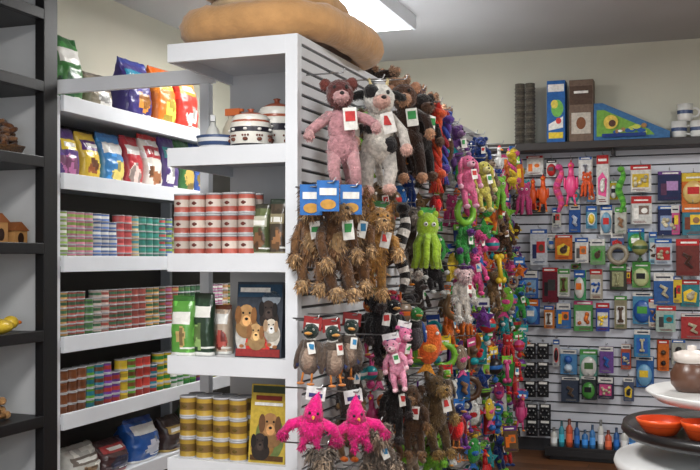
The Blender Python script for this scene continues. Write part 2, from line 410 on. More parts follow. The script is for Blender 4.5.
m.disc(.01,.10,.062,.09,.0,(110,124,70)); m.disc(-.02,.06,.05,.04,-.0005,(150,110,60)); dogpic(m,.01,.15,.9,(176,130,84),(110,76,50),-.002); dogpic(m,-.03,.08,.7,(60,50,46),(34,30,30),-.003); m.box((0,0,.02),(.14,.002,.02),(90,60,30),PA)
m.build('pet_care_book')
def jar(x,y,z,r,h):
    m=M(); w=(236,232,222); d=(44,42,52); t=(170,88,60)
    m.lathe([(0,0,w),(r*.8,0,w),(r*.95,h*.08,d),(r,h*.12,w),(r*1.02,h*.40,d),(r*1.03,h*.52,w),(r*.98,h*.64,t),(r*.92,h*.69,w),(r*.95,h*.73,w),(r*.8,h*.82,t),(r*.4,h*.89,t),(r*.14,h*.91,t),(r*.12,h*.95,t),(r*.2,h*.98,t),(0,h,t)],(x,y,z),w,PG,26)
    for k in range(9):
        a=2*math.pi*k/9; cx,cy=x+r*1.02*math.cos(a),y+r*1.02*math.sin(a)
        m.ell((cx,cy,z+h*.22),(.011,.011,.008),(110,60,44),PG,n=8,k=6)
        for q in (-.011,0,.011): m.ell((cx-q*math.sin(a),cy+q*math.cos(a),z+h*.31),.0045,(110,60,44),PG,n=6,k=5)
        m.ell((cx,cy,z+h*.46),(.009,.009,.006),WH,PG,n=8,k=6)
    m.build('ceramic_treat_jar')
zz=EZ[1]-.007
p=onY(252,258,GY0+.13); jar(p.x,GY0+.12,zz,.08,.165)
p=onY(276,258,GY0+.33); jar(p.x,GY0+.34,zz,.085,.24)
m=M(); p=onY(217,258,GY0+.12); w=(225,226,228)
m.lathe([(0,0,w),(.06,0,w),(.07,.02,(60,80,120)),(.078,.035,w),(.08,.05,(60,80,120)),(.084,.06,w),(.078,.06,w),(.06,.02,w),(0,.015,w)],(p.x,GY0+.12,zz),w,PG,26)
m.build('ceramic_pet_bowl')
def spray(x,y,z,h,body,cap,rz=0,nm='spray_bottle'):
    m=M(); m.T=TR((x,y,z),rz); r=h*.16
    m.lathe([(0,0),(r,0),(r*1.05,h*.05),(r,h*.5),(r*.7,h*.62),(r*.35,h*.7),(r*.35,h*.76),(0,h*.76)],(0,0,0),body,PG,16)
    m.box((r*.3,0,h*.84),(r*1.9,r*.6,h*.13),cap); m.box((r*1.4,0,h*.87),(r*.5,r*.4,h*.05),cap); m.tube([(r*.9,0,h*.78),(r*1.2,0,h*.7),(r*1.0,0,h*.62)],r*.12,cap,PG,6)
    m.build(nm)
p=onY(231,258,GY0+.3); spray(p.x,GY0+.30,zz,.22,(200,190,170),(210,110,60))
p=onY(213,258,GY0+.33); spray(p.x,GY0+.33,zz,.2,(225,225,220),(230,230,230),2)

# ---------- dog bed on top: soft folded fleece bed, tan with cream rolled edge ----------
def cushion(m,c,r,col,rot=(0,0,0),p=.45,am=.03,dip=0):
    n,k=80,40; vs=[];fs=[];R=Euler(rot).to_matrix(); sd=Vector((random.uniform(0,50),0,0))
    pw=lambda v,e: math.copysign(abs(v)**e,v)
    for j in range(k+1):
        b=-math.pi/2+math.pi*j/k
        for i in range(n):
            a=2*math.pi*i/n
            q=Vector((math.cos(b)*pw(math.cos(a),p)*r[0],math.cos(b)*pw(math.sin(a),p)*r[1],pw(math.sin(b),.9)*r[2]))
            q+=q.normalized()*am*(noise.noise(q*5+sd)+.45*noise.noise(q*12+sd))
            q.z+=am*.6*noise.noise(Vector((q.x*9,q.y*9,3))+sd)
            if dip: q.z-=dip*max(0,q.y/r[1])**2+dip*.5*max(0,q.x/r[0])**2
            vs.append(Vector(c)+R@q)
    for j in range(k):
        for i in range(n): fs.append((j*n+i,j*n+(i+1)%n,(j+1)*n+(i+1)%n,(j+1)*n+i))
    m.add(vs,fs,col,FL,True)
def roll(m,pts,r,col):
    # soft bolster: smooth tube with creases and rounded ends
    P=[Vector(p) for p in pts]; out=[];rad=[]
    N=44
    for i in range(N+1):
        t=i/N*(len(P)-1); a=min(int(t),len(P)-2); f=t-a
        p0=P[max(a-1,0)];p1=P[a];p2=P[a+1];p3=P[min(a+2,len(P)-1)]
        out.append(.5*((2*p1)+(p2-p0)*f+(2*p0-5*p1+4*p2-p3)*f*f+(3*p1-p0-3*p2+p3)*f**3))
        e=min(1,min(i,N-i)/4+.15); rad.append(r*math.sqrt(e)*(1+.10*noise.noise(out[-1]*14)))
    m.fl=.10; m.tube(out,rad,col,FL,22); m.fl=0
random.seed(5)
tz=top; tan=(206,158,106); tan2=(184,134,84); brn=(134,90,56); crm=(218,190,150)
m=M()
cushion(m,(-1.67,3.76,tz+.075),(.30,.38,.065),brn,(0,0,.04),.6,.02,dip=.01)
roll(m,[(-1.93,4.05,tz+.11),(-1.95,3.75,tz+.10),(-1.92,3.47,tz+.09),(-1.68,3.40,tz+.085),(-1.44,3.46,tz+.085),(-1.37,3.72,tz+.08),(-1.38,4.0,tz+.07),(-1.5,4.12,tz+.07)],.075,tan)
cushion(m,(-1.70,3.74,tz+.19),(.24,.30,.06),crm,(.03,.03,0),.8,.03,dip=.03)
m.build('dog_bed')
m=M()
cushion(m,(-1.73,3.74,tz+.275),(.23,.30,.05),tan2,(.02,.05,-.1),.7,.03,dip=.04)
roll(m,[(-1.88,4.0,tz+.28),(-1.93,3.72,tz+.29),(-1.86,3.48,tz+.28),(-1.66,3.46,tz+.25),(-1.50,3.56,tz+.21),(-1.46,3.78,tz+.19),(-1.52,3.98,tz+.19)],.062,(214,168,116))
roll(m,[(-1.86,3.9,tz+.36),(-1.86,3.62,tz+.37),(-1.72,3.52,tz+.36),(-1.60,3.62,tz+.32)],.055,tan)
m.build('dog_bed')

# ---------- toys ----------
def hdr(m,col,w=.07,h=.05):
    m.box((0,-.002,-.005),(w,.002,h),col,PA); m.box((0,-.0035,-.012),(w*.7,.001,h*.3),WH if sum(col)<500 else (60,60,120),PA)
def tag(m,s,c=WH):
    m.box((.06*s,-.17*s,-.38*s),(.11*s,.003,.18*s),c,PA,rot=(random.uniform(-.2,.2),random.uniform(-.3,.3),random.uniform(-.4,.4)))
    m.box((.06*s,-.176*s,-.36*s),(.08*s,.003,.08*s),random.choice([(60,140,190),(200,60,60),(60,150,80)]),PA)
def plush(m,s,body,head=None,muz=None,ear=None,limb=None,patch=None,ears='round',belly=None,fl=.12,arm=0.0,slim=1.0,tg=True,fur=0):
    m.fl=fl; m.fur=fur; head=head or body; muz=muz or head; ear=ear or head; limb=limb or body; w=slim
    def V(x,y,z): return (x*s*w,y*s*w,z*s)
    def R(x,y,z): return (x*s*w,y*s*w,z*s*(.5+.5*w))
    m.ell(V(0,-.05,-.16),R(.13,.125,.13),head,n=18,k=12)
    m.ell(V(0,-.17,-.20),R(.075,.11,.06),muz); m.ell(V(0,-.27,-.18),R(.024,.02,.018),(30,22,20),PG,n=8,k=6)
    js=random.uniform(-.05,.05)
    for e in (-1,1):
        m.ell(V(e*.055,-.155,-.115),R(.017,.013,.019),(15,12,12),PG,n=8,k=6)
        if ears=='round': m.ell(V(e*.125,-.01,-.07),R(.055,.03,.055),ear)
        elif ears=='long':
            m.limb([V(e*.1,-.04,-.09),V(e*.16,-.06,-.18),V(e*.17,-.07,-.32)],[.03*s,.045*s,.04*s],ear)
        elif ears=='point':
            m.tube([V(e*.08,-.03,-.08),V(e*.11,-.03,0),V(e*.12,-.03,.05)],[.045*s,.028*s,.004],ear)
        elif ears=='horn':
            m.ell(V(e*.17,-.01,-.12),R(.075,.03,.035),ear,rot=(0,e*.4,0)); m.tube([V(e*.06,-.03,-.06),V(e*.08,-.03,.02)],[.022*s,.008*s],(220,200,150))
        az=js*e
        m.limb([V(e*.11,0,-.33),V(e*(.19+.08*arm),-.05,-.42+.05*arm+az),V(e*(.20+.18*arm),-.1,-.56+.2*arm+az)],[.055*s*w,.048*s*w,.042*s*w],limb)
        m.ell(V(e*(.20+.19*arm),-.12,-.59+.2*arm+az),R(.05,.055,.05),muz if muz!=head else limb)
        m.limb([V(e*.075,0,-.62),V(e*.1,-.05,-.78),V(e*.09+js*.5,-.07,-.93-js*.3*e)],[.075*s*w,.056*s*w,.05*s*w],limb)
        m.ell(V(e*.09+js*.5,-.11,-.955-js*.3*e),R(.055,.09,.045),muz if muz!=head else limb)
    m.ell(V(0,0,-.43),R(.13,.11,.19),body,n=16,k=10); m.ell(V(0,0,-.58),R(.145,.12,.14),body,n=16,k=10)
    if belly: m.ell(V(0,-.045,-.5),R(.095,.09,.16),belly)
    if patch:
        for c,r in (((-.07,-.07,-.4),.07),((.08,-.05,-.56),.08),((-.075,-.11,-.11),.07),((.1,-.03,-.74),.06),((-.18,-.05,-.42),.055)):
            m.ell(V(*c),r*s,patch,n=10,k=7)
    m.limb([V(0,.1,-.63),V(.03,.17,-.7),V(.06,.2,-.85)],[.03*s,.03*s,.03*s],limb)
    m.fl=0; m.fur=0
    if tg: tag(m,s)
def duck(m,s,head=(30,70,50),body=(110,90,75),wing=(80,66,56),fl=.08):
    m.fl=fl
    def V(x,y,z): return (x*s,y*s,z*s)
    m.ell(V(0,-.06,-.14),V(.12,.12,.12),head,n=16,k=10)
    m.ell(V(0,-.20,-.16),V(.06,.10,.025),(215,150,60),PL); 
    for e in(-1,1):
        m.ell(V(e*.06,-.15,-.1),V(.018,.014,.018),WH,PG,n=8,k=6); m.ell(V(e*.065,-.162,-.1),V(.01,.008,.01),BLK,PG,n=8,k=6)
        m.ell(V(e*.17,.0,-.52),V(.06,.12,.24),wing,rot=(0,e*-.2,0)); m.ell(V(e*.19,-.02,-.62),V(.05,.08,.1),(60,80,140))
        m.tube([V(e*.07,-.04,-.78),V(e*.08,-.06,-.92)],.018*s,(215,130,50),PL,6); m.ell(V(e*.08,-.1,-.94),V(.06,.09,.02),(215,130,50))
    m.ell(V(0,-.02,-.26),V(.085,.085,.05),WH); m.ell(V(0,-.02,-.35),V(.13,.12,.11),dk(body,.75)); m.ell(V(0,0,-.55),V(.18,.16,.26),body,n=16,k=10)
    m.ell(V(0,-.06,-.55),V(.12,.12,.2),dk(body,1.4)); m.ell(V(0,.14,-.76),V(.07,.12,.05),wing,rot=(-.5,0,0)); m.fl=0
def octo(m,s,c,fl=.06):
    m.fl=fl
    m.ell((0,0,-.25*s),(.2*s,.17*s,.24*s),c,n=18,k=12)
    for e in(-1,1):
        m.ell((e*.07*s,-.16*s,-.22*s),.04*s,WH,PG,n=10,k=7); m.ell((e*.07*s,-.195*s,-.22*s),.018*s,BLK,PG,n=8,k=6); m.ell((e*.13*s,0,-.04*s),(.06*s,.05*s,.07*s),c)
    for k in range(7):
        a=math.pi*2*k/7; x,y=math.cos(a),math.sin(a)
        m.limb([(x*.1*s,y*.1*s,-.4*s),(x*.2*s,y*.16*s,-.58*s),(x*.19*s,y*.17*s,-.78*s),(x*.24*s,y*.2*s,-.95*s)],[.07*s,.06*s,.055*s,.045*s],c)
    m.fl=0
def pinkbird(m,s,c=(232,36,130)):
    m.fl=.10; m.fur=.012
    m.ell((0,0,-.62*s),(.24*s,.2*s,.26*s),c,n=18,k=12); m.tube([(0,0,-.5*s),(0,-.03*s,-.3*s),(.03*s,0,-.12*s),(.05*s,0,0)],[.2*s,.16*s,.09*s,.012*s],c,PL,14)
    for e in(-1,1):
        m.limb([(e*.18*s,0,-.55*s),(e*.38*s,-.03*s,-.62*s),(e*.5*s,-.03*s,-.78*s)],[.1*s,.1*s,.07*s],c); m.ell((e*.5*s,-.03*s,-.82*s),(.1*s,.08*s,.08*s),dk(c,.85))
        m.limb([(e*.1*s,-.04*s,-.82*s),(e*.14*s,-.1*s,-.98*s)],[.08*s,.06*s],dk(c,.85))
    m.fur=0
    for e in(-1,1): m.ell((e*.07*s,-.17*s,-.36*s),.03*s,BLK,PG,n=8,k=6)
    m.tube([(0,-.14*s,-.42*s),(0,-.27*s,-.45*s)],[.045*s,.008*s],(240,160,60),PL,8); m.fl=0
def rope(m,s,cols=((200,40,40),WH,(50,70,160))):
    for k in range(3):
        pts=[]
        for i in range(25):
            t=i/24; a=t*16+k*2.094; pts.append((.016*math.cos(a),.016*math.sin(a),-t*s))
        m.tube(pts,.013,cols[k%len(cols)],PL,7)
    for z in (-.12*s,-.85*s): m.fl=.2; m.ell((0,0,z),(.038,.038,.034),cols[0],n=12,k=8); m.ell((.01,-.014,z),(.033,.033,.022),cols[1],n=12,k=8); m.fl=0
    for i in range(14):
        a=i*.45; m.tube([(0.012*math.cos(a),.012*math.sin(a),-s*.92),(.036*math.cos(a),.036*math.sin(a),-s*1.08)],[.007,.004],cols[i%3],PL,5)
def bone(m,s,c,mt=PG):
    m.tube([(0,0,-.15*s),(0,0,-.5*s),(0,0,-.85*s)],[.09*s,.075*s,.09*s],c,mt,12)
    for z in(-.12,-.88):
        for e in(-1,1): m.ell((e*.085*s,0,z*s),.105*s,c,mt)
def ball(m,s,c,c2):
    r=.28*s; m.tube([(0,0,0),(0,0,-.5*s)],.006,c2,PL,6)
    m.ell((0,0,-.55*s),r,c,PG,n=20,k=14,colf=lambda x,y,z: c2 if abs(z)<.14 else c)
    m.tube([(0,0,-.8*s),(0,0,-1.0*s)],.008,c2,PL,6); m.ell((0,0,-1.0*s),.02,c2,PL,n=8,k=6)
def ring(m,s,c):
    m.torus((0,0,-.45*s),.3*s,.09*s,c,PG,rot=(math.pi/2,0,0))
    for k in range(8):
        a=k*math.pi/4; m.ell((.38*s*math.cos(a),0,-.45*s+.38*s*math.sin(a)),.035*s,c,PG,n=8,k=6)
def chicken(m,s,c):
    m.ell((0,0,-.55*s),(.12*s,.1*s,.25*s),c,PG); m.tube([(0,0,-.4*s),(0,0,-.15*s)],[.07*s,.05*s],c,PG,10); m.ell((0,-.01*s,-.12*s),(.07*s,.07*s,.07*s),c,PG)
    m.tube([(0,-.05*s,-.12*s),(0,-.14*s,-.14*s)],[.03*s,.005],(240,150,40),PG,8); m.ell((0,0,-.04*s),(.02*s,.06*s,.04*s),(210,30,30),PG)
    for e in(-1,1): m.limb([(e*.06*s,0,-.75*s),(e*.09*s,0,-.95*s)],[.03*s,.02*s],c,PG); m.ell((e*.1*s,-.03*s,-.98*s),(.045*s,.06*s,.02*s),(240,150,40),PG,n=8,k=6); m.ell((e*.13*s,0,-.5*s),(.03*s,.07*s,.14*s),c,PG)
def star(m,s,c):
    pl=[]
    for i in range(10):
        a=math.pi/2+i*math.pi/5; r=(.34 if i%2==0 else .17)*s; pl.append((r*math.cos(a),-.45*s+r*math.sin(a)))
    m.prism(pl,-.05*s,.05*s,c,PL); m.ell((0,0,-.45*s),(.17*s,.12*s,.17*s),c); 
    for e in(-1,1): m.ell((e*.06*s,-.12*s,-.4*s),.02*s,BLK,PG,n=6,k=5)
def snake(m,s,c,c2,fur=0):
    m.fl=.06; m.fur=0; pts=[(.05*s*math.sin(i*.7),.03*s*math.cos(i*.7),-s*i/14) for i in range(15)]
    m.tube(pts,[.035*s+.045*s*math.sin(math.pi*(i+.5)/15) for i in range(15)],c,PL,10,colf=lambda i,j: c if i%2 else c2); m.ell((0,-.02*s,-.03*s),(.08*s,.09*s,.07*s),c); m.fl=0
def tug(m,s,c,c2):
    ring(m,s*.5,c); m.T=m.T@Matrix.Translation((0,0,-.42*s)); ball(m,s*.55,c2,c)
def fish(m,s,c,c2):
    m.fl=.05; m.ell((0,0,-.5*s),(.2*s,.1*s,.33*s),c,n=16,k=10); m.prism([(0,-.75*s),(-.16*s,-1.0*s),(0,-.93*s),(.16*s,-1.0*s)],-.02*s,.02*s,c2,PL)
    for e in(-1,1): m.prism([(e*.15*s,-.4*s),(e*.3*s,-.55*s),(e*.15*s,-.6*s)],-.015*s,.015*s,c2,PL); m.ell((e*.1*s,-.08*s,-.3*s),.03*s,WH,PG,n=8,k=6)
    m.ell((0,-.03*s,-.55*s),(.14*s,.09*s,.1*s),c2); m.fl=0

def card(m,w,h,pal,deep=2,blist=True):
    bg,hd,pic,pr=pal
    w*=random.uniform(.8,1.06); h*=random.uniform(.92,1.12); bg=dk(bg,.88); hd=dk(hd,.9)
    for k in range(deep): m.box((random.uniform(-.004,.004),.018*k,-h/2),(w,.003,h),bg,PA)
    v=random.choice([0,1,1,2,3,4,4,5,7]) if blist else random.choice([1,4,6,6])
    hh=random.choice([.12,.18,.26]); m.box((0,-.002,-h*hh/2),(w,.001,h*hh),hd,PA); m.box((random.uniform(-.05,.05)*w,-.003,-h*hh*.55),(w*.7,.001,h*.05),WH if sum(hd)<450 else (40,40,60),PA)
    c3=random.choice([(200,190,160),(90,70,56),(150,110,80),pr,pr,pic])
    if v==0:
        m.ell((0,-.004,-h*.58),(w*.3,.022,h*.22),pr,PG,n=14,k=10); m.disc(0,-h*.58,w*.38,h*.28,-.003,pic)
    elif v==1:
        m.box((0,-.003,-h*.58),(w*.8,.001,h*.5),dk(pic,.9),PA)
        for i in range(7): m.ell((random.uniform(-.28,.28)*w,-.008,-h*random.uniform(.42,.76)),(w*.11,.012,h*.07),dk(c3,random.uniform(.8,1.2)),PG,rot=(0,random.uniform(0,3),0),n=8,k=6)
    elif v==2:
        m.box((0,-.003,-h*.58),(w*.7,.001,h*.55),pic,PA); m.T=m.T@Matrix.Translation((0,-.015,-h*.32)); bone(m,h*.5,c3); m.T=m.T@Matrix.Translation((0,.015,h*.32))
    elif v==3:
        for q in(-.4,-.74): m.ell((0,-.01,h*q),(w*.25,.03,w*.25),pr if q<-.5 else c3,PG,n=12,k=8)
    elif v==4:
        m.box((w*.12,-.003,-h*.5),(w*.5,.001,h*.32),pic,PA); m.box((-w*.25,-.0035,-h*.62),(w*.25,.001,h*.4),pr,PA); m.disc(w*.15,-h*.52,w*.16,h*.1,-.0045,c3)
    elif v==5:
        m.tube([(-w*.2,-.01,-h*.4),(w*.1,-.012,-h*.5),(-w*.05,-.012,-h*.65),(w*.2,-.01,-h*.78)],[.01,.016,.016,.008],c3,PL,8)
    elif v==7:
        m.prism([(-w*.35,-h*.8),(w*.3,-h*.85),(w*.38,-h*.5),(0,-h*.34),(-w*.38,-h*.46)],-.004,-.003,pic); m.ell((0,-.01,-h*.62),(w*.22,.02,h*.14),c3,PL,n=12,k=8); m.ell((w*.12,-.015,-h*.5),(w*.13,.02,w*.13),c3,PL,n=10,k=7)
    else:
        m.ell((0,-.006,-h*.6),(w*.46,.02,h*.36),dk(pic,.9),FO,n=16,k=10); m.box((0,-.026,-h*.55),(w*.5,.002,h*.22),pr,PA)
    for k in range(2): m.box((random.uniform(-.1,.1)*w,-.003,-h*(.9+.04*k)),(w*.6,.001,h*.018),dk(hd,.6),PA)
def hook(m,L,dirv):
    d=Vector(dirv); m.tube([Vector((0,0,.012))+d*L,Vector((0,0,.012)),Vector((0,0,.012))-d*.02,Vector((0,0,.03))-d*.028],.003,(170,170,172),ST,6)

def hang(name,fn,px,py,X=-1.25,rz=None,hc=None,tilt=0):
    p=onX(px,py,X) if px is not None else py
    m=M(); m.T=Matrix.Translation(p); hook(m,abs(X-GX),(-1,0,0))
    m.T=TR(p,rz if rz is not None else math.radians(random.uniform(0,75)))@Matrix.Rotation(tilt or random.uniform(-.12,.12),4,'Y')
    if hc: hdr(m,hc)
    fn(m); return m.build(name)
random.seed(8)
hang('plush_monkey',lambda m:plush(m,.46,(190,138,144),(96,50,48),(206,160,160),(110,58,52),(196,146,150),ears='round',arm=.6,slim=.88,fur=.008),338,76,-1.29,.45)
hang('plush_cow',lambda m:plush(m,.46,(222,216,206),(230,226,218),(222,176,162),(30,28,28),(216,210,202),patch=(34,32,34),ears='horn',arm=.1,slim=1.05,fur=.008),378,82,-1.22,.5)
hang('plush_bear',lambda m:plush(m,.46,(60,42,34),(84,56,42),(200,150,116),(190,140,110),(54,38,32),arm=.1,fur=.01),402,82,-1.27,.3)
hang('plush_gorilla',lambda m:plush(m,.42,(36,30,30),(40,34,34),(120,90,74),(36,30,30),fur=.012),420,92,-1.27,.8)
hang('rope_toy',lambda m:rope(m,.40,((206,60,40),(220,90,50),(200,50,40))),437,104,-1.20)
hang('rope_toy',lambda m:rope(m,.34,((60,80,170),(90,60,150),(170,50,60))),447,112,-1.2)
hang('plush_elephant',lambda m:plush(m,.28,(96,60,120),None,(150,110,160),(120,80,150)),455,124,-1.22,.9)
for i,(px,py,X,c) in enumerate(((314,194,-1.36,(118,84,54)),(331,190,-1.29,(98,68,44)),(354,194,-1.25,(124,88,58)))):
    hang('plush_squirrel',lambda m:plush(m,(.36,.40,.36)[i],c,dk(c,1.05),(170,136,96),c,c,ears='point',belly=(150,120,84),fur=.022,arm=-.2),px,py,X,(.2,.9,.5)[i],None)
    p=onX(px-3,py-4,X+.05); m=M(); m.T=TR(p,.45); m.box((0,0,-.035),(.08,.003,.11),(50,110,180),PA); m.box((0,-.0025,-.02),(.06,.002,.025),WH,PA); m.disc(0,-.065,.028,.018,-.004,(200,150,70)); m.T=Matrix.Translation(p); hook(m,.06,(-1,0,0)); m.build('toy_hang_card')
hang('plush_fox',lambda m:plush(m,.36,(186,138,76),None,(206,166,116),(160,114,60),ears='point',fl=.2,fur=.022,arm=.2),380,206,-1.22,.6,(60,120,70),.12)
hang('plush_raccoon_tail',lambda m:snake(m,.36,(32,30,30),(214,208,200)),402,206,-1.18)
hang('plush_octopus',lambda m:octo(m,.26,(164,200,60)),428,212,-1.16,.5,(70,160,80))
hang('plush_raccoon',lambda m:plush(m,.34,(80,72,66),(110,100,92),(200,190,180),fur=.015),411,205,-1.3,.8)
for px,py,X,q in ((313,322,-1.34,.1),(331,324,-1.28,.7),(352,318,-1.24,.4)):
    hang('plush_mallard',lambda m:(duck(m,.24,(34,52,46),(120,104,92),(92,78,68)),tag(m,.24)),px,py,X,q,(150,50,50))
hang('plush_skunk',lambda m:plush(m,.30,(30,28,30),None,(60,50,50),None,None,ears='round',belly=(40,38,38),fur=.015),376,292,-1.27,.6,(80,120,80))
hang('plush_crow',lambda m:duck(m,.26,(24,24,28),(30,30,34),(22,22,26)),392,298,-1.22,.6)
hang('plush_pig',lambda m:plush(m,.24,(232,124,166),None,(240,176,198),(220,104,156)),404,326,-1.16,.9,(240,240,240),.25)
hang('plush_pig',lambda m:plush(m,.22,(228,150,176),None,(236,190,200),(220,130,160)),391,338,-1.18,.1,(240,240,240),-.2)
hang('plush_parrot',lambda m:duck(m,.25,(60,140,70),(60,56,60),(60,90,160)),416,306,-1.22,.6)
hang('plush_fish',lambda m:fish(m,.28,(224,100,44),(240,160,60)),433,314,-1.15)
hang('pink_bird_toy',lambda m:pinkbird(m,.20),316,392,-1.30,.4,(225,225,225),.12)
hang('pink_bird_toy',lambda m:pinkbird(m,.20),353,395,-1.22,.6,(225,225,225),-.14)
hang('plush_skunk',lambda m:plush(m,.30,(34,30,30),None,(60,50,50),fur=.015),397,372,-1.24,.6)
hang('plush_hedgehog',lambda m:plush(m,.28,(126,112,100),None,(170,150,130),fl=.25,fur=.03),376,424,-1.2,.5)
hang('plush_hedgehog',lambda m:plush(m,.24,(96,84,74),None,(140,120,100),fl=.25,fur=.03),322,448,-1.27,.5)
hang('plush_beaver',lambda m:plush(m,.32,(88,64,46),None,(140,104,70),fur=.015),412,384,-1.22,.1)
hang('plush_sheep',lambda m:plush(m,.26,(226,218,208),(230,194,194),(230,194,194),None,None,fl=.2,ears='round',fur=.015),464,268,-1.10,.6)
hang('plush_dragon',lambda m:plush(m,.40,(96,76,50),None,(150,120,70),ears='point',fur=.02),432,372,-1.2,.9)
hang('plush_dog',lambda m:plush(m,.28,(206,196,96),None,(236,226,156),ears='long'),482,160,-1.10,.7)
hang('plush_rabbit',lambda m:plush(m,.28,(224,112,152),None,(240,184,204),ears='long'),466,154,-1.12,.7)
hang('plush_octopus',lambda m:octo(m,.2,(120,180,60)),500,176,-1.08,.5)
def rnd_toy(bri,sc=1.0):
    c=rc() if random.random()<bri else random.choice([(90,62,42),(40,36,38),(130,100,66),(70,60,56),(150,130,110)]); c2=rc()
    c=dk(c,.88); c2=dk(c2,.92)
    t=random.choice(['plush','plush','plush','plush','duck','duck','octo','octo','rope','bone','bone','ball','ball','ring','chicken','star','star','tug','card','card','fish','fish','fish'])
    s=random.uniform(.16,.25)*sc; fu=random.choice([0,0,.012])
    return {'plush':('plush_puppy',lambda m:plush(m,s*1.05,c,None,c2 if random.random()<.4 else dk(c,1.25),ears=random.choice(['round','long','point']),fur=fu,slim=1.15)),
     'duck':('plush_duck',lambda m:duck(m,s,c2,c,dk(c,.8))),'octo':('octopus_toy',lambda m:octo(m,s*.9,c)),
     'rope':('rope_toy',lambda m:rope(m,s*1.1,(c,c2,dk(c,.7)))),'bone':('rubber_bone_toy',lambda m:bone(m,s*.85,c)),'ball':('ball_on_rope_toy',lambda m:ball(m,s*.85,c,c2)),
     'ring':('rubber_ring_toy',lambda m:ring(m,s*.85,c)),'chicken':('rubber_chicken_toy',lambda m:chicken(m,s*1.1,c)),'star':('star_toy',lambda m:star(m,s*.95,c)),
     'tug':('tug_toy',lambda m:tug(m,s,c,c2)),'fish':('plush_fish',lambda m:fish(m,s,c,c2)),'card':('carded_pet_toy',lambda m:card(m,.10,.17,(c,c2,rc(),rc())))}[t]
random.seed(37)
row=0
for zr in (.68,.52,.36,.2,.04,-.12,-.28,-.44,-.60,-.76,-.92,-1.08):
    y=4.72+(.06 if row%2 else 0)
    while y<6.72:
        nm,fn=rnd_toy(.84 if y>5 else .66)
        X=random.uniform(-1.30,-1.12)
        hang(nm,fn,None,Vector((X,y+random.uniform(-.03,.03),EYE+zr+random.uniform(-.05,.05)-.02*(y>6))),X,None,rc() if random.random()<.3 else None)
        y+=.135
    row+=1
for zr in (.66,.38,.12,-.14,-.36,-.60,-.86):
    y=3.66 if zr<.5 else 3.85
    while y<4.75:
        nm,fn=rnd_toy(.35 if zr>-.3 else .4,1.1); X=-1.35
        if not(y<3.95 and zr in(-.14,.38)): hang(nm,fn,None,Vector((X,y,EYE+zr+random.uniform(-.04,.04))),X,None,None)
        y+=.15
for y,c in ((4.45,(60,46,40)),(4.62,(190,150,120)),(4.82,(90,60,44)),(5.0,(44,60,110)),(5.25,(200,180,160)),(5.5,(40,36,36)),(5.8,(120,60,60))):
    m=M(); m.T=Matrix.Translation((-1.5,y,top+.045))@Matrix.Rotation(random.uniform(0,3),4,'Z')@Matrix.Rotation(-1.45,4,'X')@Matrix.Translation((0,0,.12)); plush(m,.24,c,None,(200,160,130),tg=False,fur=.012); m.build('plush_puppy')

